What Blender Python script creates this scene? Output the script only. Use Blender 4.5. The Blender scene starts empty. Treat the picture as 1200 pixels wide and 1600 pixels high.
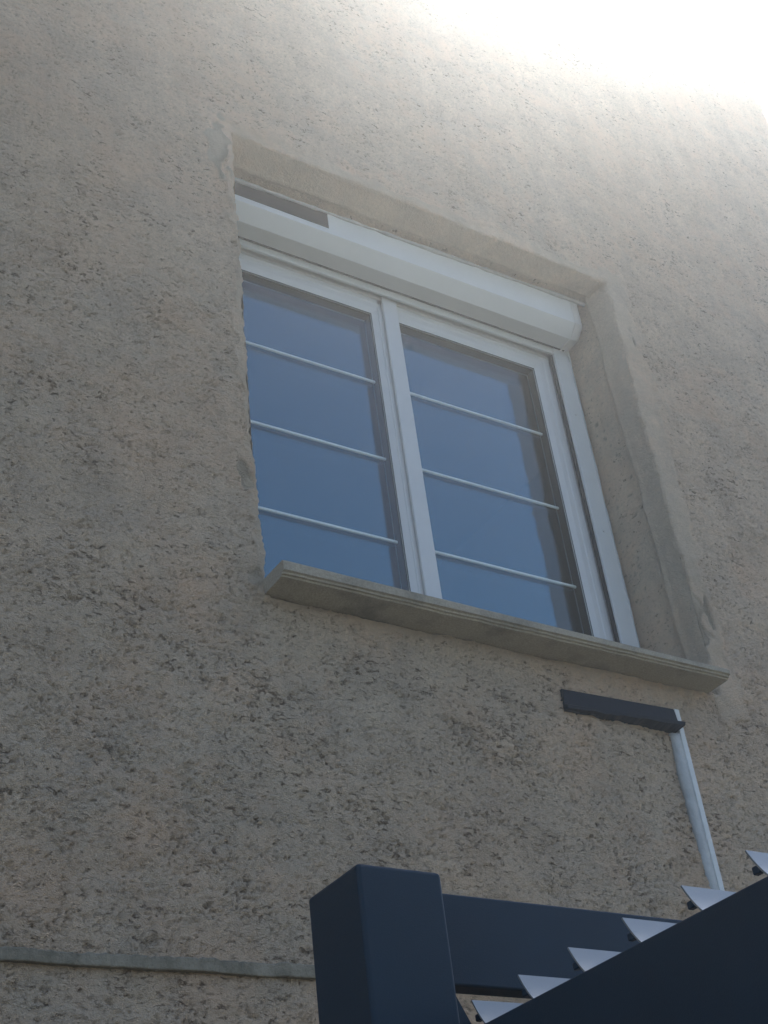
import bpy, bmesh, math, random
import numpy as np
from mathutils import Vector, Matrix

random.seed(3); rng = np.random.default_rng(7)
sc = bpy.context.scene
C = sc.collection
EYE = 1.6                       # camera height above the ground (m)
K = 0.65                        # scale of the survey units used below (1 unit = 0.65 m)

# ------------------------------------------------------------------ camera
R = ((0.8476104, -0.51910041, -0.10996077), (0.22177796, 0.53483967, -0.8153288), (0.4820489, 0.6666943, 0.5684607))
cam = bpy.data.cameras.new('camera'); camo = bpy.data.objects.new('camera', cam); C.objects.link(camo)
rx, dn, fw = Vector(R[0]), Vector(R[1]), Vector(R[2])
m = Matrix((rx, -dn, -fw)).transposed().to_4x4(); m.translation = (0, 0, EYE)
camo.matrix_world = m
cam.sensor_fit = 'AUTO'; cam.sensor_width = 36; cam.lens = 2226.8 / 1600 * 36
cam.clip_start = 0.02; cam.clip_end = 3000
sc.camera = camo

# ------------------------------------------------------------------ light
SUN_PX = (825, -225)
d = Vector(((SUN_PX[0] - 600) / 2226.8, (SUN_PX[1] - 800) / 2226.8, 1)).normalized()
S = (rx * d.x + dn * d.y + fw * d.z).normalized()          # towards the sun
el = math.asin(S.z); az = math.atan2(S.x, S.y)
w = bpy.data.worlds.new('World'); sc.world = w; w.use_nodes = True
nt = w.node_tree; nt.nodes.clear()
sky = nt.nodes.new('ShaderNodeTexSky'); sky.sky_type = 'NISHITA'; sky.sun_disc = False
sky.sun_elevation = el; sky.sun_rotation = az
sky.air_density = 1.0; sky.dust_density = 0.3; sky.ozone_density = 1.0
bg = nt.nodes.new('ShaderNodeBackground'); bg.inputs['Strength'].default_value = 0.13
wo = nt.nodes.new('ShaderNodeOutputWorld')
nt.links.new(sky.outputs[0], bg.inputs[0]); nt.links.new(bg.outputs[0], wo.inputs[0])
sl = bpy.data.lights.new('sun', 'SUN'); sl.energy = 5.0; sl.angle = math.radians(0.5); sl.color = (1, 0.95, 0.87)
so = bpy.data.objects.new('sun', sl); C.objects.link(so)
so.rotation_euler = S.to_track_quat('Z', 'Y').to_euler(); so.location = S * 30
sc.view_settings.view_transform = 'Standard'; sc.view_settings.look = 'None'
sc.view_settings.gamma = 1; sc.view_settings.use_curve_mapping = False
sc.view_settings.exposure = 0.8
GLARE_HAZE_DENSITY = 0.0215; GLARE_HAZE_G = 0.80
sc.cycles.volume_step_rate = 1.0
sc.cycles.max_bounces = 12; sc.cycles.volume_bounces = 1

# ------------------------------------------------------------------ materials
def mat(name, col, rough=.6, metal=0, spec=.5):
    m = bpy.data.materials.new(name); m.use_nodes = True
    b = m.node_tree.nodes['Principled BSDF']
    b.inputs['Base Color'].default_value = (*col, 1); b.inputs['Roughness'].default_value = rough
    b.inputs['Metallic'].default_value = metal; b.inputs['Specular IOR Level'].default_value = spec
    return m, m.node_tree, b
def N(nt, t, **kw):
    n = nt.nodes.new(t)
    for k, v in kw.items():
        if k in n.inputs: n.inputs[k].default_value = v
        else: setattr(n, k, v)
    return n
def noise(nt, scale, detail=4, rough=.6, vec=None, stretch=None):
    tc = N(nt, 'ShaderNodeTexCoord'); src = tc.outputs['Object']
    if stretch:
        mp = N(nt, 'ShaderNodeMapping'); mp.inputs['Scale'].default_value = stretch
        nt.links.new(src, mp.inputs[0]); src = mp.outputs[0]
    n = N(nt, 'ShaderNodeTexNoise', Scale=scale, Detail=detail, Roughness=rough)
    nt.links.new(src, n.inputs['Vector']); return n.outputs['Fac']
def ramp(nt, fac, stops):
    r = N(nt, 'ShaderNodeValToRGB'); e = r.color_ramp.elements
    while len(e) < len(stops): e.new(.5)
    for x, (p, c) in zip(e, stops):
        x.position = p; x.color = (*c, 1) if len(c) == 3 else c
    nt.links.new(fac, r.inputs[0]); return r.outputs[0]
def mix(nt, fac, a, b, mode='MIX'):
    n = N(nt, 'ShaderNodeMix', data_type='RGBA', blend_type=mode)
    for s, v in ((n.inputs[0], fac), (n.inputs[6], a), (n.inputs[7], b)):
        if hasattr(v, 'links'): nt.links.new(v, s)
        elif isinstance(v, tuple): s.default_value = (*v, 1)
        else: s.default_value = v
    return n.outputs[2]
def bump(nt, b, h, dist, strength=1.0):
    n = N(nt, 'ShaderNodeBump', Strength=strength, Distance=dist)
    nt.links.new(h, n.inputs['Height']); nt.links.new(n.outputs[0], b.inputs['Normal'])

# roughcast: beige render, patches of greyer repair mortar (attribute), faint stains
def stucco(name, base, base2, shade_chip_col):
    m, t, b = mat(name, base, .93, 0, .15)
    big = ramp(t, noise(t, .9, 5, .62), [(.36, (0, 0, 0)), (.66, (1, 1, 1))])
    c = mix(t, big, base, base2)
    mid = ramp(t, noise(t, 5.5, 6, .7), [(.35, (.86, .86, .87)), (.65, (1.08, 1.06, 1.03))])
    c = mix(t, 1.0, c, mid, 'MULTIPLY')
    fine = ramp(t, noise(t, 120, 4, .75), [(.3, (.84, .84, .84)), (.7, (1.1, 1.1, 1.1))])
    c = mix(t, 1.0, c, fine, 'MULTIPLY')
    wm = ramp(t, noise(t, 3.3, 5, .7), [(.47, (0, 0, 0)), (.70, (.8, .8, .8))])
    c = mix(t, wm, c, tuple(k * f for k, f in zip(base, (1.04, .95, .89))))
    stk = ramp(t, noise(t, 7, 6, .65, stretch=(2.2, 1, .22)), [(.35, (.95, .95, .95)), (.62, (1.02, 1.02, 1.02))])
    c = mix(t, 1.0, c, stk, 'MULTIPLY')
    at = N(t, 'ShaderNodeAttribute', attribute_name='mortar')
    c = mix(t, at.outputs['Fac'], c, mix(t, noise(t, 22, 5, .7), (.43, .36, .27), (.60, .50, .38)))
    ag = N(t, 'ShaderNodeAttribute', attribute_name='shade_chip')
    c = mix(t, ag.outputs['Fac'], c, shade_chip_col)  # dark tone painted into pits as ledge shade; also tints chipped patches
    t.links.new(c, b.inputs['Base Color'])
    h = N(t, 'ShaderNodeMath', operation='ADD')
    t.links.new(noise(t, 95, 7, .72, stretch=(1, 1, 1.6)), h.inputs[0])
    t.links.new(noise(t, 320, 3, .6), h.inputs[1])
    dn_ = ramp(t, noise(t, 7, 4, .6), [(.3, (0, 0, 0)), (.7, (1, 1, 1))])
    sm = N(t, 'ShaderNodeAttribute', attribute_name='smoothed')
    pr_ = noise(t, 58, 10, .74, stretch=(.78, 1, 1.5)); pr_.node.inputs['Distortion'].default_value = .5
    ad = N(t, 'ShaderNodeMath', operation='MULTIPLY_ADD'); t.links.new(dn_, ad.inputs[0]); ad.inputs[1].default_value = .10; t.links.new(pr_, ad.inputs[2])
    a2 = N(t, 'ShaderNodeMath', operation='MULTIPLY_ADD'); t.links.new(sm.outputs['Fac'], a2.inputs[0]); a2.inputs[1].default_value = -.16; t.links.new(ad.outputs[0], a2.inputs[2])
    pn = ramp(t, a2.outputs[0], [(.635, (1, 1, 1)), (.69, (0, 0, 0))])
    c = mix(t, pn, mix(t, 1.0, c, (.46, .43, .40), 'MULTIPLY'), c)  # coarse pits darkened in the colour, imitating shade under their ledges
    t.links.new(c, b.inputs['Base Color'])
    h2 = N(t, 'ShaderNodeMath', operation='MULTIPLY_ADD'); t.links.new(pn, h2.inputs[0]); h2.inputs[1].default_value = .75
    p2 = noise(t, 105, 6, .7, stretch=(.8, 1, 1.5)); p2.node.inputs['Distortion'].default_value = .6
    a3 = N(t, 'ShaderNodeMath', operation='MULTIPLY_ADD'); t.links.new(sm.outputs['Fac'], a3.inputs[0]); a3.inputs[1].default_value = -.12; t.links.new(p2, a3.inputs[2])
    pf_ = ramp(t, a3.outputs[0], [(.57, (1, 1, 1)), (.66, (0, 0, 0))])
    c = mix(t, pf_, mix(t, 1.0, c, (.78, .76, .74), 'MULTIPLY'), c); t.links.new(c, b.inputs['Base Color'])  # fine pits get painted shade in the colour too
    h3 = N(t, 'ShaderNodeMath', operation='MULTIPLY_ADD'); t.links.new(pf_, h3.inputs[0]); h3.inputs[1].default_value = .45
    t.links.new(h.outputs[0], h3.inputs[2]); t.links.new(h3.outputs[0], h2.inputs[2])
    bump(t, b, h2.outputs[0], .0085, 1.0)
    return m
M = {}
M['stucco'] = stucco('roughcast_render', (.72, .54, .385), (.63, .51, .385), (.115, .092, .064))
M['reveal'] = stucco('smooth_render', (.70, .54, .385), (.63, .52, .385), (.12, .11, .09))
def simple(name, col, rough, metal=0, var=.06, bs=0, bd=.001, spec=.5, scale=9):
    m, t, b = mat(name, col, rough, metal, spec)
    f = ramp(t, noise(t, scale, 6, .65), [(.3, (1 - var,) * 3), (.7, (1 + var,) * 3)])
    t.links.new(mix(t, 1.0, col, f, 'MULTIPLY'), b.inputs['Base Color'])
    if bs: bump(t, b, noise(t, bs, 5, .65), bd, .8)
    return m
M['pvc'] = simple('white_pvc', (.57, .57, .57), .38, var=.03)
M['alu'] = simple('white_lacquered_aluminium', (.60, .615, .62), .42, var=.03)
M['anthracite'] = simple('anthracite_powder_coat', (.002, .021, .042), .45, var=.12, spec=.2, bs=700, bd=.0004, scale=5)
M['darkstrip'] = simple('dark_grey_strip', (.002, .006, .011), .6, var=.08, spec=.1)
M['flash'] = simple('dark_flashing', (.003, .012, .024), .5, var=.15, spec=.1, bs=60, bd=.002)
M['gasket'] = simple('black_gasket', (.02, .02, .02), .7)
M['blade'] = simple('silver_louvre', (.27, .27, .26), .28, metal=.45, var=.04)
M['duct'] = simple('white_duct', (.60, .61, .61), .7, var=.06, scale=14)
M['sealant'] = simple('grey_white_sealant', (.42, .43, .43), .75, var=.14, bs=60, bd=.004, scale=20)
M['bar'] = simple('white_glazing_bar', (.80, .80, .80), .4)
M['roof'] = simple('terracotta', (.30, .13, .08), .8, var=.2, bs=30, bd=.01)
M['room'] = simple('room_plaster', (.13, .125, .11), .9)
def stone():
    m, t, b = mat('weathered_stone_sill', (.25, .235, .20), .85, 0, .25)
    c = mix(t, noise(t, 14, 8, .7), (.29, .255, .20), (.42, .365, .28))
    f = ramp(t, noise(t, 210, 4, .8), [(.35, (.75, .75, .75)), (.65, (1.1, 1.1, 1.1))])
    c = mix(t, 1.0, c, f, 'MULTIPLY')
    st = ramp(t, noise(t, 5, 6, .7), [(.50, (0, 0, 0)), (.68, (.75,) * 3)])
    c = mix(t, st, c, (.12, .115, .095))
    t.links.new(c, b.inputs['Base Color']); bump(t, b, noise(t, 160, 6, .7), .003, .8)
    return m
M['stone'] = stone()
def moss():
    m, t, b = mat('mossy_render_band', (.24, .24, .2), .95, 0, .2)
    c = mix(t, ramp(t, noise(t, 18, 7, .75), [(.35, (0, 0, 0)), (.65, (1, 1, 1))]), (.17, .15, .11), (.34, .295, .225))
    t.links.new(c, b.inputs['Base Color']); bump(t, b, noise(t, 140, 6, .7), .006, .9)
    return m
M['moss'] = moss()
def glass(nm, f0, tint, refl, bs):
    m = bpy.data.materials.new(nm); m.use_nodes = True; t = m.node_tree; t.nodes.clear()
    g = N(t, 'ShaderNodeNewGeometry')
    dp = N(t, 'ShaderNodeVectorMath', operation='DOT_PRODUCT')
    t.links.new(g.outputs['Normal'], dp.inputs[0]); t.links.new(g.outputs['Incoming'], dp.inputs[1])
    ab = N(t, 'ShaderNodeMath', operation='ABSOLUTE'); t.links.new(dp.outputs['Value'], ab.inputs[0])
    s = N(t, 'ShaderNodeMath', operation='SUBTRACT'); s.inputs[0].default_value = 1; t.links.new(ab.outputs[0], s.inputs[1])
    p = N(t, 'ShaderNodeMath', operation='POWER'); t.links.new(s.outputs[0], p.inputs[0]); p.inputs[1].default_value = 5
    f = N(t, 'ShaderNodeMath', operation='MULTIPLY_ADD'); t.links.new(p.outputs[0], f.inputs[0])
    f.inputs[1].default_value = 1 - f0; f.inputs[2].default_value = f0
    tr = N(t, 'ShaderNodeBsdfTransparent'); tr.inputs[0].default_value = (*tint, 1)
    gl = N(t, 'ShaderNodeBsdfGlossy'); gl.inputs['Roughness'].default_value = .0; gl.inputs[0].default_value = (*refl, 1)
    bn = N(t, 'ShaderNodeBump', Strength=bs, Distance=.02); t.links.new(noise(t, 2.5, 2, .5), bn.inputs['Height'])
    t.links.new(bn.outputs[0], gl.inputs['Normal'])
    mx = N(t, 'ShaderNodeMixShader'); t.links.new(f.outputs[0], mx.inputs[0])
    t.links.new(tr.outputs[0], mx.inputs[1]); t.links.new(gl.outputs[0], mx.inputs[2])
    o = N(t, 'ShaderNodeOutputMaterial'); t.links.new(mx.outputs[0], o.inputs[0])
    return m
M['glass'] = glass('clear_pane', .042, (.95, .97, .96), (1, 1, 1), .02)
M['coated'] = glass('coated_pane', .14, (.70, .80, .80), (.36, .76, 1), .03)
def groundmat():
    m, t, b = mat('gravel_ground', (.2, .18, .15), .95)
    c = mix(t, noise(t, 60, 6, .7), (.10, .09, .075), (.24, .22, .19))
    c = mix(t, ramp(t, noise(t, .6, 5, .6), [(.45, (0, 0, 0)), (.6, (1, 1, 1))]), c, (.06, .085, .03))
    t.links.new(c, b.inputs['Base Color']); bump(t, b, noise(t, 60, 6, .7), .02, .8)
    return m
M['ground'] = groundmat()

# ------------------------------------------------------------------ helpers
def link(name, me, m, parent=None, loc=None):
    o = bpy.data.objects.new(name, me); C.objects.link(o)
    if m: me.materials.append(m)
    if parent:
        o.parent = parent
        o.matrix_parent_inverse = parent.matrix_basis.inverted()
    return o
def from_bm(name, bm, m, parent=None, smooth=False, bevel=0, seg=2):
    bmesh.ops.recalc_face_normals(bm, faces=bm.faces)
    me = bpy.data.meshes.new(name); bm.to_mesh(me); bm.free()
    if smooth: me.polygons.foreach_set('use_smooth', [True] * len(me.polygons))
    o = link(name, me, m, parent)
    if bevel:
        md = o.modifiers.new('bevel', 'BEVEL'); md.width = bevel; md.segments = seg; md.limit_method = 'ANGLE'
        md.angle_limit = math.radians(30); md.harden_normals = True
        me.polygons.foreach_set('use_smooth', [True] * len(me.polygons))
    return o
def bx(bm, x0, x1, y0, y1, z0, z1):
    v = [bm.verts.new((x, y, z + EYE)) for x in (x0, x1) for y in (y0, y1) for z in (z0, z1)]
    for f in ((0, 1, 3, 2), (4, 6, 7, 5), (0, 4, 5, 1), (2, 3, 7, 6), (0, 2, 6, 4), (1, 5, 7, 3)):
        bm.faces.new([v[i] for i in f])
def box(name, dims, m, parent=None, bevel=.001):
    bm = bmesh.new(); bx(bm, *dims); return from_bm(name, bm, m, parent, bevel=bevel)
def extrude_x(bm, prof, xs, dz=lambda x: 0, dx=None):
    """prof: closed list of (y,z); xs: stations"""
    loops = []
    for i, x in enumerate(xs):
        sx = dx[i] if dx else None
        pr = sx if sx else prof
        loops.append([bm.verts.new((x, y, z + EYE + dz(x))) for y, z in pr])
    for a, b in zip(loops, loops[1:]):
        n = len(a)
        for i in range(n): bm.faces.new((a[i], a[(i + 1) % n], b[(i + 1) % n], b[i]))
    bm.faces.new(loops[0]); bm.faces.new(loops[-1][::-1])
def mitred(bm, x0, x1, z0, z1, prof):
    """closed profile of (inset, y) swept round a rectangle with mitred corners"""
    cs = [(x0, z0, 1, 1), (x1, z0, -1, 1), (x1, z1, -1, -1), (x0, z1, 1, -1)]
    L = [[bm.verts.new((x + sx * i, y, z + sz * i + EYE)) for i, y in prof] for x, z, sx, sz in cs]
    n = len(prof)
    for a in range(4):
        A, B = L[a], L[(a + 1) % 4]
        for i in range(n): bm.faces.new((A[i], A[(i + 1) % n], B[(i + 1) % n], B[i]))
def empty(name, loc, label, cat, group=None):
    o = bpy.data.objects.new(name, None); C.objects.link(o); o.location = loc
    bpy.context.view_layer.update()
    tag(o, label, cat, group); return o
def tag(o, label, cat, group=None):
    o['label'] = label; o['category'] = cat
    if group: o['group'] = group
def fftnoise(nz, nx, step, lx, lz, power=2.0, seed=0):
    """periodic smooth noise, correlation lengths lx, lz in metres, zero mean, unit variance"""
    r = np.random.default_rng(seed)
    fz = np.fft.fftfreq(nz, step)[:, None] * lz; fx = np.fft.rfftfreq(nx, step)[None, :] * lx
    k = np.sqrt(fz ** 2 + fx ** 2)
    amp = 1 / (1 + k ** 2) ** power
    ph = r.normal(size=(nz, fx.shape[1])) + 1j * r.normal(size=(nz, fx.shape[1]))
    a = np.fft.irfft2(ph * amp, s=(nz, nx)); a -= a.mean(); return a / a.std()
def sstep(a, b, x):
    t = np.clip((x - a) / (b - a), 0, 1); return t * t * (3 - 2 * t)

# ------------------------------------------------------------------ ground
YW = 3.63 * K                    # outer face of the house wall
HX0, HX1, HZ1 = -4.5, 6.222 * K, 5.27
bm = bmesh.new()
for i in range(1):
    v = [bm.verts.new(p) for p in ((-150, -150, 0), (150, -150, 0), (150, 150, 0), (-150, 150, 0))]
    bm.faces.new(v)
g = from_bm('ground', bm, M['ground']); g['kind'] = 'structure'

# ------------------------------------------------------------------ the house
house = empty('house', (0, YW, 0), 'beige roughcast house wall with a white two-sash window, seen from below', 'house')
# wall opening (camera-relative metres)
OX0, OX1 = 2.079 * K, 4.20 * K
OZ0 = 2.60 * K
def soffit(x): return (4.905 + (x / K - 2.079) / 2.1 * .040) * K
def HEADRISE(x): return .082 * K * (1 - .85 * (x - 2.079 * K) / (2.12 * K))
OZ1 = soffit(3.1 * K)

STEP = .0045
def lines(a, fine0, fine1, b, coarse):
    l = list(np.arange(a, fine0, coarse)) if a < fine0 else []
    l += list(np.arange(fine0, fine1, STEP))
    l += list(np.arange(fine1, b, coarse)) if fine1 < b else []
    return np.array(l + [b])
def snap(l, v):                  # move the nearest line onto v
    i = int(np.argmin(abs(l - v))); l[i] = v; return i
xs = lines(HX0, .60, HX1, HX1, .06)
zs = lines(-EYE, .68, HZ1, HZ1, .06)
ix0, ix1 = snap(xs, OX0), snap(xs, OX1); iz0, iz1 = snap(zs, OZ0), snap(zs, OZ1)
nzg, nxg = int((HZ1 + EYE) / STEP) + 40, int((HX1 - HX0) / STEP) + 40
def fld(*a, **k): return fftnoise(nzg, nxg, STEP, *a, **k)
H = .0030 * fld(.35, .30, seed=1) + .0010 * fld(.05, .035, seed=2) + .00055 * fld(.02, .012, power=1.2, seed=3)
a = fld(.013, .0050, power=1.5, seed=4); b2 = fld(.009, .0045, power=1.4, seed=5)
dens = .20 * fld(.28, .2, seed=6) + .36 * fld(.07, .035, seed=16)
# torn, horizontally drawn pits: narrow bands where two stretched noises agree
pit = sstep(1.15, 2.2, a + dens) + .8 * sstep(1.3, 2.3, b2 + dens)
rid = sstep(.16, 0.0, abs(fld(.030, .010, power=1.4, seed=8))) * sstep(.1, 1.1, dens + .7 * fld(.035, .018, seed=9))
pit = np.clip(.7 * pit + .85 * rid, 0, 1.2)
blob = sstep(.4, 2.0, fld(.016, .012, power=1.5, seed=10))
H = H + .0018 * blob - .0062 * pit
def samp(F, X, Z):
    i = np.clip(((Z + EYE) / STEP).astype(int), 0, nzg - 1); j = np.clip(((X - HX0) / STEP).astype(int), 0, nxg - 1)
    return F[i, j]
X, Z = np.meshgrid(xs, zs)
h = samp(H, X, Z); P = samp(pit, X, Z)
lowf = samp(fld(.10, .10, seed=21), X, Z); lowf2 = samp(fld(.045, .05, seed=22), X, Z)
# smoother trowelled margin round the opening
dx = np.maximum(np.maximum(OX0 - X, X - OX1), 0); dz = np.maximum(np.maximum(OZ0 - Z, Z - OZ1), 0)
dd = np.hypot(dx, dz) + .010 * lowf + .004 * lowf2
right = (X > OX1 - .02); top = (Z > OZ1 - .02)
wid = np.where(right, .075, np.where(top, .045, .022))
marg = 1 - sstep(wid * .8, wid * 1.15, dd)
smooth_h = .0016 * samp(fld(.12, .10, seed=23), X, Z) + .0006 * samp(fld(.02, .02, power=1.3, seed=24), X, Z)
below = (Z < OZ0) & (Z > OZ0 - .2) & (X > OX0) & (X < OX1)
mortar = np.zeros_like(X); chip = np.zeros_like(X)
def patch(x, z, rx_, rz_, amt=1.0, hh=.0):
    """irregular repair patch, x,z in survey units on the window plane projected onto the wall"""
    global mortar, h, chip
    x, z = x * 3.63 / 4 * K, z * 3.63 / 4 * K
    q = np.hypot((X - x) / rx_, (Z - z) / rz_) + .28 * lowf2 + .18 * lowf
    mk = 1 - sstep(.75, 1.05, q)
    mortar = np.maximum(mortar, mk * amt); chip = np.maximum(chip, mk * np.clip(.42 + .16 * lowf + .12 * lowf2, .1, .75)); h = h * (1 - mk) + (smooth_h * 1.4 + hh) * mk
h = h * (1 - marg) + (smooth_h) * marg + .0035 * np.exp(-((dd - wid) / .010) ** 2) * (marg > .01) * (dz < .3)
mortar = np.maximum(mortar, marg * .5 * np.clip(.7 + .3 * lowf, 0, 1))
patch(2.22, 5.30, .030, .105, .9, .003)      # beside the upper left corner
patch(2.235, 3.43, .014, .045, .9, -.004)     # chip low on the left edge
patch(2.26, 2.93, .016, .03, .7, -.003)
patch(4.72, 5.02, .010, .055, .7, -.004)      # chip right of the opening
patch(4.64, 3.25, .030, .095, .8, -.003)      # broken mortar above the right end of the sill
patch(4.72, 3.32, .012, .05, .9, -.007)
# rolled arris at the opening
e = np.hypot(dx, dz); r_ = np.where(X < OX0 + .01, .004, .012)
roll = np.where(e < r_, r_ - np.sqrt(np.clip(r_ ** 2 - (r_ - e) ** 2, 0, None)), 0)
Yv = YW - h + roll
# outer right corner of the house, slightly rounded
ec = HX1 - X; Yv += np.where(ec < .02, .02 - np.sqrt(np.clip(.02 ** 2 - (.02 - ec) ** 2, 0, None)), 0)
Xv = X.copy(); Zv = Z.copy()
wob = .0022 * samp(fld(.03, .03, power=1.4, seed=31), X, Z) + .0035 * samp(fld(.25, .25, seed=32), X, Z)
near = np.exp(-(e / .03) ** 2)
inz = (Z > OZ0 - .03) & (Z < OZ1 + .03); inx = (X > OX0 - .03) & (X < OX1 + .03)
Xv += np.where(inz & (abs(X - OX0) < .1), wob * near, 0) + np.where(inz & (abs(X - OX1) < .1), wob * near, 0)
Xv += np.where(ec < .06, .35 * wob, 0)
# the head slopes a little: shear the grid near the top edge
wz = np.exp(-(np.maximum(Z - OZ1, 0) / .25) ** 2) * sstep(OZ1 - .3, OZ1, Z)
Zv += wz * np.where(inx | (X < 99), (np.vectorize(lambda x: soffit(min(max(x, OX0), OX1)) + HEADRISE(min(max(x, OX0), OX1)))(xs)[None, :] - OZ1), 0)
Zv += np.where(inx & (abs(Z - OZ1) < .1), .6 * wob * near, 0)
shade_chip = np.clip(.38 * sstep(.4, 1.0, P) * (1 - marg) * (1 - np.clip(mortar, 0, 1)) + chip, 0, 1)  # pit shade put into the colour, plus the chips' own darker tone
nz_, nx_ = X.shape
idx = np.arange(nz_ * nx_).reshape(nz_, nx_)
keep = np.ones((nz_ - 1, nx_ - 1), bool); keep[iz0:iz1, ix0:ix1] = False
qa = np.stack([idx[:-1, :-1], idx[:-1, 1:], idx[1:, 1:], idx[1:, :-1]], -1)[keep]
used = np.zeros(nz_ * nx_, bool); used[qa.ravel()] = True
remap = np.cumsum(used) - 1; qa = remap[qa]
co = np.stack([Xv, Yv, Zv + EYE], -1).reshape(-1, 3)[used]
def np_mesh(name, co, quads, attrs=()):
    me = bpy.data.meshes.new(name)
    me.vertices.add(len(co)); me.vertices.foreach_set('co', co.astype(np.float32).ravel())
    me.loops.add(quads.size); me.loops.foreach_set('vertex_index', quads.astype(np.int32).ravel())
    me.polygons.add(len(quads)); me.polygons.foreach_set('loop_start', np.arange(0, quads.size, 4, dtype=np.int32))
    me.polygons.foreach_set('use_smooth', np.ones(len(quads), bool))
    for n, v in attrs:
        at = me.attributes.new(n, 'FLOAT', 'POINT'); at.data.foreach_set('value', v.astype(np.float32))
    me.update(calc_edges=True); me.validate(); return me
me = np_mesh('wall', co, qa, (('mortar', mortar.ravel()[used]), ('shade_chip', shade_chip.ravel()[used]), ('smoothed', np.maximum(marg, mortar).ravel()[used])))
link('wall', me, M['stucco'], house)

# reveals: jambs, head; a raised inner bead where two coats of plaster meet
def reveal(name, along0, along1, fixed, kind, y1=4.03 * K):
    ys = np.arange(YW + .004, y1 + .03, .006); al = np.arange(along0, along1 + .006, .006)
    A, Y = np.meshgrid(al, ys)
    sd = {'r': 50, 'l': 60, 't': 70}[kind]
    def f2(*a, **k):
        return fftnoise(len(ys) * 3, len(al), .006, *a, **k)[:len(ys)]
    hh = .0018 * f2(.2, .08, seed=sd) + .0007 * f2(.03, .03, power=1.3, seed=sd + 1)
    line = (3.76 * K) + .002 * f2(.4, .4, seed=sd + 2)[0][None, :] + (0 if kind != 'r' else .03 * K * (A - al.mean()) / (al[-1] - al[0]))
    outer = 1 - sstep(-.004, .005, Y - line)
    hh = hh + .008 * outer + .006 * np.exp(-((Y - line + .008) / .005) ** 2)
    pits = sstep(1.5, 2.3, f2(.02, .02, power=1.5, seed=sd + 4)) * (1 - outer) * sstep(0, 1, f2(.2, .1, seed=sd + 6))
    hh = hh - .004 * pits
    if kind == 't': hh = hh - .002
    s = 1 if kind == 'l' else -1
    if kind == 't':
        Xr = A; Zr = np.vectorize(soffit)(al)[None, :] + .0085 - hh + HEADRISE(A) * np.clip(1 - (Y - YW) / (3.80 * K - YW), 0, 1)
        co = np.stack([Xr, Y, Zr + EYE], -1)
    else:
        co = np.stack([fixed + s * (hh - .0095) - (.045 * K * (Y - YW) / (3.955 * K - YW) if kind == 'r' else 0), Y, A + EYE], -1)
    n1, n2 = A.shape; id_ = np.arange(n1 * n2).reshape(n1, n2)
    q = np.stack([id_[:-1, :-1], id_[:-1, 1:], id_[1:, 1:], id_[1:, :-1]], -1).reshape(-1, 4)
    if kind == 'r': q = q[:, ::-1]
    mt = np.clip(outer * .32 + .12 * f2(.1, .1, seed=sd + 7), 0, 1)
    me = np_mesh(name, co.reshape(-1, 3), q, (('mortar', mt.ravel()), ('shade_chip', (.5 * pits).ravel()), ('smoothed', (.05 + .45 * outer + 0 * A).ravel())))  # shade painted into the reveal's pits as well
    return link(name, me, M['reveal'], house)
reveal('reveal', OZ0 - .02, soffit(OX1) + .01, OX1, 'r')
reveal('reveal', OZ0 - .02, soffit(OX0) + .05, OX0, 'l')
reveal('reveal', OX0 - .01, OX1 + .01, 0, 't')
# masonry behind the plaster, side walls, back, roof
bm = bmesh.new()
T = .26
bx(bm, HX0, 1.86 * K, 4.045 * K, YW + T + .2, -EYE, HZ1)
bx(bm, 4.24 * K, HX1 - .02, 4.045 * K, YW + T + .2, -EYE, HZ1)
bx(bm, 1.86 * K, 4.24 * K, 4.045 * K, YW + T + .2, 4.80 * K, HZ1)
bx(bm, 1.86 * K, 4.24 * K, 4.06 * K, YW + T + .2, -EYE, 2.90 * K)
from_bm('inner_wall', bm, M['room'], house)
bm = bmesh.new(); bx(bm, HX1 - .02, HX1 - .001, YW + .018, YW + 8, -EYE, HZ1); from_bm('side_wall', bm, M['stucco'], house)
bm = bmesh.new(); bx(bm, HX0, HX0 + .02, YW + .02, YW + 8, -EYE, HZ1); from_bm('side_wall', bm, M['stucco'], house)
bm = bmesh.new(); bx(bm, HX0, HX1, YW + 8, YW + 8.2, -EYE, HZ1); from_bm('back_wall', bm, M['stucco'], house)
# roof: low pitched, two slopes, starting at the wall head
bm = bmesh.new()
pr = [(YW + .01, HZ1 + .001), (YW + .01, HZ1 + .05), (YW + 4.1, HZ1 + .35), (YW + 8.2, HZ1 + .05), (YW + 8.2, HZ1 + .001)]
extrude_x(bm, pr, [HX0, HX1 - .01]); from_bm('roof', bm, M['roof'], house)
# room behind the window
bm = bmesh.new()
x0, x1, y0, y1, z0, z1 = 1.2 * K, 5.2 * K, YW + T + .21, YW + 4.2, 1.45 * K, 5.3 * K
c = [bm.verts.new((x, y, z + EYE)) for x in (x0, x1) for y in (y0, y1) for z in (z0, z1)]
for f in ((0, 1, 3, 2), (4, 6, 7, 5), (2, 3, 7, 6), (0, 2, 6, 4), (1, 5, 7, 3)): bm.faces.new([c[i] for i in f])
from_bm('room', bm, M['room'], house)

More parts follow.
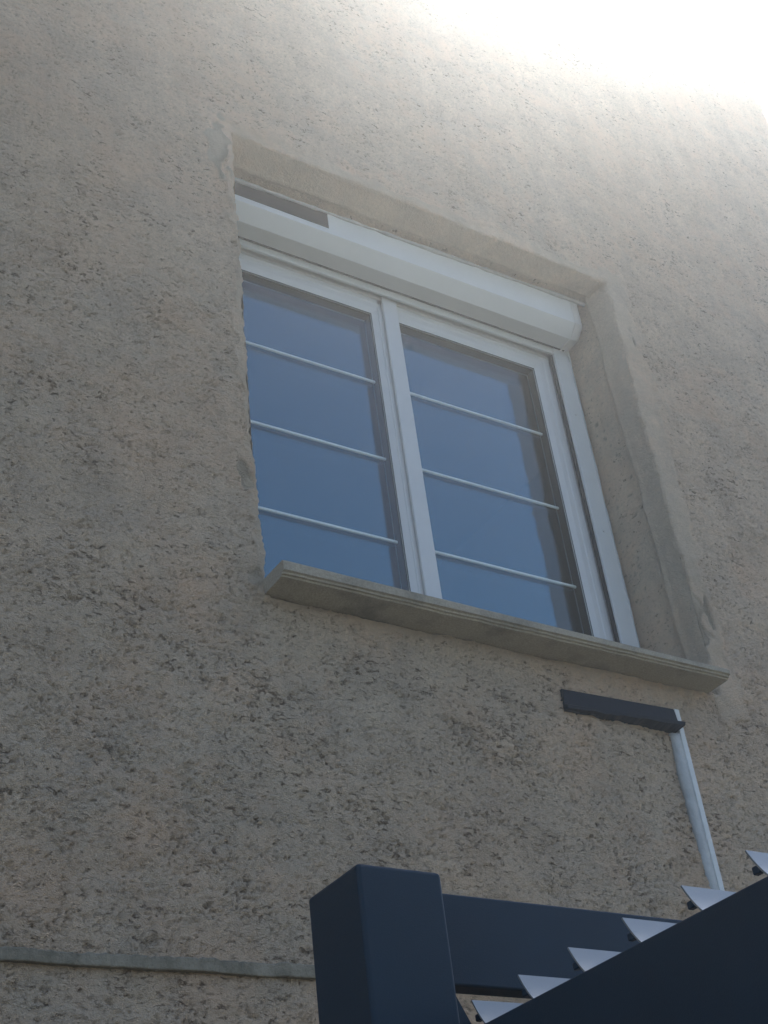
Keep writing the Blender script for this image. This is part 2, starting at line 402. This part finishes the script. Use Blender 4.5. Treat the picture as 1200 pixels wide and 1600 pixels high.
# string course low on the wall
bm = bmesh.new()
n = 900; xsb = np.linspace(HX0, 3.9 * K, n)
wb = fftnoise(n, 8, .01, .3, .3, seed=80)[:, 0]; wb2 = fftnoise(n, 8, .01, .05, .3, power=1.3, seed=81)[:, 0]
wb3 = rng.normal(size=n)
dxp = []
for i, x in enumerate(xsb):
    z0 = 1.264 * K + .0005 * wb[i] + .0006 * wb2[i] + (x - .6) * .012
    p = .013 + .0016 * wb2[i] + .0008 * wb3[i]; hh = .024 + .0010 * wb[i] + .0009 * wb3[i]
    dxp.append([(YW + .03, z0), (YW - p + .001, z0), (YW - p, z0 + .002), (YW - p + .001, z0 + hh - .003), (YW - p + .004, z0 + hh), (YW + .004, z0 + hh + .001), (YW + .03, z0 + hh)])
extrude_x(bm, None, list(xsb), dx=dxp)
from_bm('string_course', bm, M['moss'], house)

# sill: worn stone slab with a grooved front edge
SY = 3.483 * K
bm = bmesh.new()
n = 160; xsl = np.linspace(2.074 * K, 4.132 * K, n); w1 = fftnoise(n, 4, .01, .05, .1, power=1.3, seed=90)[:, 0]
dxp = []
for i, x in enumerate(xsl):
    t = i / (n - 1); zt = (2.655 - .030 * t) * K + .0006 * w1[i]; th = (.058 - .018 * t) * K
    zb = zt - th; j = .0009 * w1[i]; ed = .0015 if i in (0, n - 1) else 0
    dxp.append([(4.0 * K, zb), (SY + .014 + ed, zb), (SY + .012 + ed, zb + .004), (SY + .007 + ed, zb + .0045), (SY + .006 + ed, zb + .009),
                (SY + j + ed, zb + .011), (SY + j + ed, zt - .004), (SY + .004 + j + ed, zt), (4.0 * K, zt + .006)])
extrude_x(bm, None, list(xsl), dx=dxp)
from_bm('window_sill', bm, M['stone'], house)

# ------------------------------------------------------------------ the window (part of the house), its pieces sub-parts
FY = 3.99 * K; SHY = 4.0 * K
WX0, WX1 = 1.915 * K, 4.193 * K
bm = bmesh.new()
mitred(bm, WX0, WX1, 2.70 * K, 4.78 * K, [(0, FY), (.062, FY), (.064, FY + .004), (.064, FY + .07), (0, FY + .07)])
win = from_bm('window', bm, M['pvc'], house, bevel=.0008)
def sub(name, bm, m, **k): return from_bm(name, bm, m, win, **k)
def sash(x0, x1, sl, sr):
    """x0..x1 outer, profile: flat face, step, bevel to the glass"""
    z0, z1 = 2.80 * K, 4.702 * K; st = .062 * 1.05
    bm = bmesh.new()
    W = .108 * K
    prof = [(0, SHY + .003), (.003, SHY), (.030, SHY), (.034, SHY + .002), (W - .020, SHY + .003),
            (W - .012, SHY + .005), (W - .003, SHY + .008), (W, SHY + .009), (W, SHY + .050), (0, SHY + .050)]
    mitred(bm, x0, x1, z0, z1, prof)
    s = sub('sash', bm, M['pvc'])
    for p in s.data.polygons: p.use_smooth = False
    gy = SHY + .011; gy2 = SHY + .044
    gx0, gx1, gz0, gz1 = x0 + W - .004, x1 - W + .004, z0 + W - .004, z1 - W + .004
    bm = bmesh.new(); bx(bm, gx0, gx1, gy, gy + .004, gz0, gz1); sub('pane', bm, M['glass'])
    bm = bmesh.new(); bx(bm, gx0, gx1, gy2, gy2 + .004, gz0, gz1); sub('pane', bm, M['coated'])
    bm = bmesh.new()
    mitred(bm, x0 + W - .003, x1 - W + .003, z0 + W - .003, z1 - W + .003, [(0, gy - .0022), (.0035, gy - .0022), (.0035, gy - .0003), (0, gy - .0003)])
    sub('gasket', bm, M['gasket'])
    bm = bmesh.new()
    mitred(bm, x0 + W - .003, x1 - W + .003, z0 + W - .003, z1 - W + .003, [(0, gy + .0043), (.005, gy + .0043), (.005, gy2 - .0003), (0, gy2 - .0003)])
    sub('spacer', bm, M['gasket'])
    for zz in (4.142, 3.703, 3.268):
        zc = zz * (4.0 + .036 / K) / 4.0 * K
        bm = bmesh.new(); bx(bm, gx0 + .004, gx1 - .004, gy2 - .011, gy2 - .004, zc - .0042, zc + .0042)
        sub('glazing_bar', bm, M['bar'], bevel=.002, seg=3)
sash(2.030 * K, 3.090 * K, 0, 0)
sash(3.012 * K, 4.054 * K, 0, 0)
# meeting cover strip
bm = bmesh.new(); bx(bm, 3.034 * K, 3.117 * K, SHY - .012, SHY - .0005, 2.87 * K, 4.70 * K); sub('meeting_strip', bm, M['pvc'], bevel=.004, seg=3)
for (a_, b_) in ((4.050, 4.148), (1.915, 2.016)):
    bm = bmesh.new(); bx(bm, a_ * K, b_ * K, 3.955 * K, FY - .001, 2.66 * K, 4.755 * K); sub('guide_rail', bm, M['alu'], bevel=.0015)
    s = 1 if a_ > 3 else -1; xi = a_ if a_ > 3 else b_
    bm = bmesh.new(); bx(bm, min(xi * K, xi * K - s * .006), max(xi * K, xi * K - s * .006), 3.968 * K, FY - .002, 2.66 * K, 4.72 * K); sub('gasket', bm, M['gasket'])
# roller shutter box: 45 degree front, closed ends
yb, zb_ = 3.864 * K, 4.724 * K; ya, za = 3.804 * K, 4.786 * K
def prof(sc_=0.0):
    s = sc_
    return [(3.972 * K, zb_ + s), (yb + .4 * s, zb_ + s), (ya + s, za + .4 * s), (ya + s, 5.05 * K), (3.985 * K, 5.05 * K), (3.985 * K, zb_ + s)]
bm = bmesh.new()
extrude_x(bm, prof(), [1.95 * K, 4.095 * K])
box_o = from_bm('shutter_box', bm, M['alu'], house, bevel=.0015)
bm = bmesh.new()
st = [(4.0955 * K, -.001), (4.115 * K, 0.0), (4.135 * K, .002), (4.150 * K, .006), (4.158 * K, .012)]
extrude_x(bm, None, [a for a, _ in st], dx=[prof(s) for _, s in st])
from_bm('end_cap', bm, M['pvc'], box_o, bevel=.0008)
bm = bmesh.new(); extrude_x(bm, [(ya - .0012, za + .020), (ya - .0012, za + .02 + .066), (ya - .0002, za + .086), (ya - .0002, za + .02)], [1.96 * K, 2.655 * K])
from_bm('dark_strip', bm, M['darkstrip'], box_o)
bm = bmesh.new()
extrude_x(bm, [(3.958 * K, 4.686 * K), (3.970 * K, 4.684 * K), (3.970 * K, 4.74 * K), (3.958 * K, 4.74 * K)], [2.02 * K, 4.088 * K])
from_bm('shutter_bottom_bar', bm, M['alu'], box_o, bevel=.001)
bm = bmesh.new()
extrude_x(bm, [(3.945 * K, 4.7235 * K), (3.957 * K, 4.7235 * K), (3.957 * K, 4.74 * K), (3.945 * K, 4.74 * K)], [2.02 * K, 4.12 * K])
from_bm('brush_seal', bm, M['gasket'], box_o)
# end-cap screws, drainage caps on the guide rails
def disc(name, c, r, m, parent, ax='y'):
    bm = bmesh.new(); bmesh.ops.create_cone(bm, cap_ends=True, segments=12, radius1=r, radius2=r * .8, depth=.0024)
    rot = Matrix.Rotation(math.pi / 2, 4, 'X') if ax == 'y' else Matrix.Identity(4)
    bmesh.ops.transform(bm, matrix=Matrix.Translation((c[0], c[1], c[2] + EYE)) @ rot, verts=bm.verts)
    return from_bm(name, bm, m, parent)
for zz in (2.95, 3.6, 4.3):
    disc('screw_cap', (4.10 * K, 3.955 * K - .001, zz * K), .0045, M['pvc'], win)
# foam / sealant bead between box and head, and at the guide rail
def bead(name, p0, p1, r, m, parent, seed, axis='x'):
    n = 150; t = np.linspace(0, 1, n); w_ = fftnoise(n, 4, .01, .05, .1, power=1.2, seed=seed)[:, 0]
    bm = bmesh.new(); L = []
    for i in range(n):
        p = Vector(p0).lerp(Vector(p1), t[i]); rr = r * (1 + .22 * w_[i]); ring = []
        for k in range(8):
            a = k * math.tau / 8; c_, s_ = math.cos(a) * rr, math.sin(a) * rr
            ring.append(bm.verts.new((p.x + (c_ if axis == 'z' else 0), p.y + s_, p.z + EYE + (c_ if axis == 'x' else 0))))
        L.append(ring)
    for A, B in zip(L, L[1:]):
        for k in range(8): bm.faces.new((A[k], A[(k + 1) % 8], B[(k + 1) % 8], B[k]))
    bm.faces.new(L[0]); bm.faces.new(L[-1][::-1])
    return from_bm(name, bm, m, parent, smooth=True)
bead('sealant_bead', (2.08 * K, 3.800 * K, soffit(OX0)), (4.19 * K, 3.800 * K, soffit(OX1)), .006, M['sealant'], house, 101)
bead('sealant_bead', (4.150 * K, 3.957 * K, 2.66 * K), (4.150 * K, 3.957 * K, 4.74 * K), .0035, M['sealant'], house, 102, 'z')

# ------------------------------------------------------------------ dark flashing and white duct on the wall
fl = empty('wall_flashing', (2.35, YW, EYE + 1.56), 'short dark folded metal flashing fixed to the wall below the window sill', 'flashing')
q = 3.63 / 4 * K
bm = bmesh.new(); n = 60; w1 = fftnoise(n, 4, .01, .06, .1, power=1.4, seed=110)[:, 0]
xa, xb = 3.665 * q, 4.292 * q; dxp = []; xq = []
for i in range(n):
    t = i / (n - 1); zt = (2.703 + .014 * t) * q; hgt = .060 + .004 * t
    p = .004 + .020 * t
    xq.append(xa + (xb - xa) * t)
    dxp.append([(YW + .012, zt), (YW - .010, zt), (YW - .012, zt - .004), (YW - .010 - .3 * p, zt - hgt * .68), (YW - .016 - p, zt - hgt * .80),
                (YW - .014 - p, zt - hgt * (.93) + .0012 * w1[i]), (YW - .004, zt - hgt * .98 + .002 * w1[i]), (YW + .012, zt - hgt)])
extrude_x(bm, None, xq, dx=dxp)
from_bm('folded_sheet', bm, M['flash'], fl)
bead('sealant_bead', (xa + .004, YW - .007, 2.606 * q), (xb - .01, YW - .009, 2.622 * q), .003, M['flash'], fl, 112)
du = empty('cable_duct', (2.58, YW, EYE + 1.5), 'narrow white duct running down the wall from the dark flashing to behind the fence', 'duct')
bm = bmesh.new(); x0 = 4.300 * q
def zprof(bm, prof, z0, z1, jit=None, n=2):
    L = []
    for i in range(n):
        z = z0 + (z1 - z0) * i / (n - 1)
        L.append([bm.verts.new((x + (jit[i] if jit is not None and k in (0, 1) else 0), y, z + EYE)) for k, (x, y) in enumerate(prof)])
    for A, B in zip(L, L[1:]):
        m_ = len(A)
        for k in range(m_): bm.faces.new((A[k], A[(k + 1) % m_], B[(k + 1) % m_], B[k]))
    bm.faces.new(L[0][::-1]); bm.faces.new(L[-1])
zprof(bm, [(x0 + .000, YW + .01), (x0 + .000, YW - .007), (x0 + .001, YW - .0095), (x0 + .017, YW - .0095), (x0 + .018, YW - .006), (x0 + .018, YW + .01)], -EYE, 2.722 * q)
from_bm('duct_cover', bm, M['duct'], du, bevel=.002)
n = 260; jj = .0022 * fftnoise(n, 4, .01, .03, .1, power=1.2, seed=115)[:, 0]
bm = bmesh.new(); zprof(bm, [(x0 - .026, YW + .01), (x0 - .024, YW - .006), (x0 - .002, YW - .0085), (x0 - .0005, YW + .01)], -EYE, 2.60 * q, jj, n)
from_bm('sealant_bead', bm, M['sealant'], du, smooth=True)

# ------------------------------------------------------------------ slatted fence parallel to the wall
D = 1.124
fence = empty('slat_fence', (.644 * D, D, 0), 'anthracite fence of wide horizontal boards with square post, parallel to the house wall', 'fence')
box('post', (.644 * D, .7325 * D, D, 1.0895 * D, -EYE, .4585 * D), M['anthracite'], fence, bevel=.005).modifiers[0].segments = 4
RY = 1.04 * D
bm = bmesh.new()
pg = [(.7328, .352), (.7378, .352), (.7545, .3205), (.775, .28), (.775, .19), (.7328, .15)]
A_ = [bm.verts.new((a * D, D + .012, b * D + EYE)) for a, b in pg]; B_ = [bm.verts.new((a * D, D + .017, b * D + EYE)) for a, b in pg]
bm.faces.new(A_); bm.faces.new(B_[::-1])
for k in range(6): bm.faces.new((A_[k], B_[k], B_[(k + 1) % 6], A_[(k + 1) % 6]))
from_bm('brace', bm, M['anthracite'], fence)
bw, gap = .0965, .0115
zt = .4395 * RY
b0 = None; i = 0
while zt - bw > -EYE + .05:
    if b0 is None:
        b0 = box('board', (.7325 * D + .0005, 2.43, RY, RY + .026, zt - bw, zt), M['anthracite'], fence, bevel=.003); z_first = zt
        bw_first = bw
    else:
        o = b0.copy(); C.objects.link(o); o.parent = fence; o.location.z = b0.location.z - (z_first - zt)
    zt -= bw + gap; i += 1
    gap = .016
box('post', (2.431, 2.531, D, 1.0895 * D, -EYE, .4585 * D), M['anthracite'], fence, bevel=.005)

# ------------------------------------------------------------------ side rail running from the post towards the viewer
XE = .80
side = empty('side_panel', (XE, .5, 0), 'very dark deep top rail running from the post towards the viewer', 'fence panel')
box('top_rail', (XE, XE + .045, -1.3, D - .001, .4320 * XE - .16, .4320 * XE), M['anthracite'], side, bevel=.002)
zt = .432 * XE - .18; b1 = None
while zt - .09 > -EYE + .05:
    if b1 is None:
        b1 = box('board', (XE + .01, XE + .035, -1.3, D - .001, zt - .09, zt), M['anthracite'], side, bevel=.002); zf = zt
    else:
        o = b1.copy(); C.objects.link(o); o.parent = side; o.location.z = b1.location.z - (zf - zt)
    zt -= .106
box('post', (XE - .01, XE + .09, -1.401, -1.301, -EYE, .4320 * XE + .02), M['anthracite'], side, bevel=.004)

# ------------------------------------------------------------------ louvre blades above the rail
XB = .85
lou = empty('louvre_canopy', (XB, .6, EYE + .35), 'row of curved silver louvre blades showing above the dark side rail', 'louvre canopy')
pf = [(0, 0), (-.0065, -.0130), (-.0150, -.0258), (-.0265, -.0370), (-.0400, -.0450)]
cv = []
for (a, b) in zip(pf, pf[1:]): cv += [a, ((a[0] + b[0]) / 2, (a[1] + b[1]) / 2)]
# smooth the curve
pts = np.array(pf); tt = np.linspace(0, 4, 17)
cy = np.interp(tt, range(5), pts[:, 0]); cz = np.interp(tt, range(5), pts[:, 1])
for _ in range(6):
    cy[1:-1] = (cy[:-2] + 2 * cy[1:-1] + cy[2:]) / 4; cz[1:-1] = (cz[:-2] + 2 * cz[1:-1] + cz[2:]) / 4
th = .0016
back = [(y + th * .8, z - th * .6) for y, z in zip(cy, cz)][::-1]
bm = bmesh.new(); extrude_x(bm, [(y, z - EYE) for y, z in list(zip(cy, cz)) + back], [0, 1.45])
proto = from_bm('louvre_blade', bm, M['blade'], None, bevel=0)
for p in proto.data.polygons: p.use_smooth = len(p.vertices) == 4
try: proto.data.set_sharp_from_angle(angle=math.radians(35))
except Exception: pass
bm = bmesh.new(); bx(bm, .0005, .007, -.0085, .0000, -.0215 - EYE, -.0145 - EYE)
piv = from_bm('pivot', bm, M['anthracite'], None, bevel=.0015)
first = True
for k in range(-5, 6):
    yt = (.883 + .0915 * k) * XB
    for src in (proto, piv):
        o = src if first else src.copy()
        if not first: C.objects.link(o)
        o.parent = lou; o.matrix_parent_inverse = lou.matrix_basis.inverted()
        o.location = (XB, yt, EYE + .4632 * XB)
    first = False
bm = bmesh.new(); bx(bm, XB + .012, XB + .030, -.3, D - .002, .18, .350); from_bm('carrier_rail', bm, M['anthracite'], lou, bevel=.002)
bm = bmesh.new(); bx(bm, XB + 1.42, XB + 1.45, -.3, D - .002, .18, .350); from_bm('carrier_rail', bm, M['anthracite'], lou, bevel=.002)

# ------------------------------------------------------------------ air volume added to make the sun's glare: haze
bm = bmesh.new(); v0 = (-155, -155, -1.0); v1 = (155, 155, 7.35)
v = [bm.verts.new((x, y, z)) for x in (v0[0], v1[0]) for y in (v0[1], v1[1]) for z in (v0[2], v1[2])]
for f in ((0, 1, 3, 2), (4, 6, 7, 5), (0, 4, 5, 1), (2, 3, 7, 6), (0, 2, 6, 4), (1, 5, 7, 3)): bm.faces.new([v[i] for i in f])
hm = bpy.data.materials.new('glare_haze'); hm.use_nodes = True; t = hm.node_tree; t.nodes.clear()
pv = N(t, 'ShaderNodeVolumePrincipled'); pv.inputs['Color'].default_value = (.97, .985, 1, 1)
pv.inputs['Density'].default_value = GLARE_HAZE_DENSITY; pv.inputs['Anisotropy'].default_value = GLARE_HAZE_G
o = N(t, 'ShaderNodeOutputMaterial'); t.links.new(pv.outputs[0], o.inputs['Volume'])
if GLARE_HAZE_DENSITY > 0:
    hz = from_bm('glare_haze', bm, hm); hz['kind'] = 'stuff'
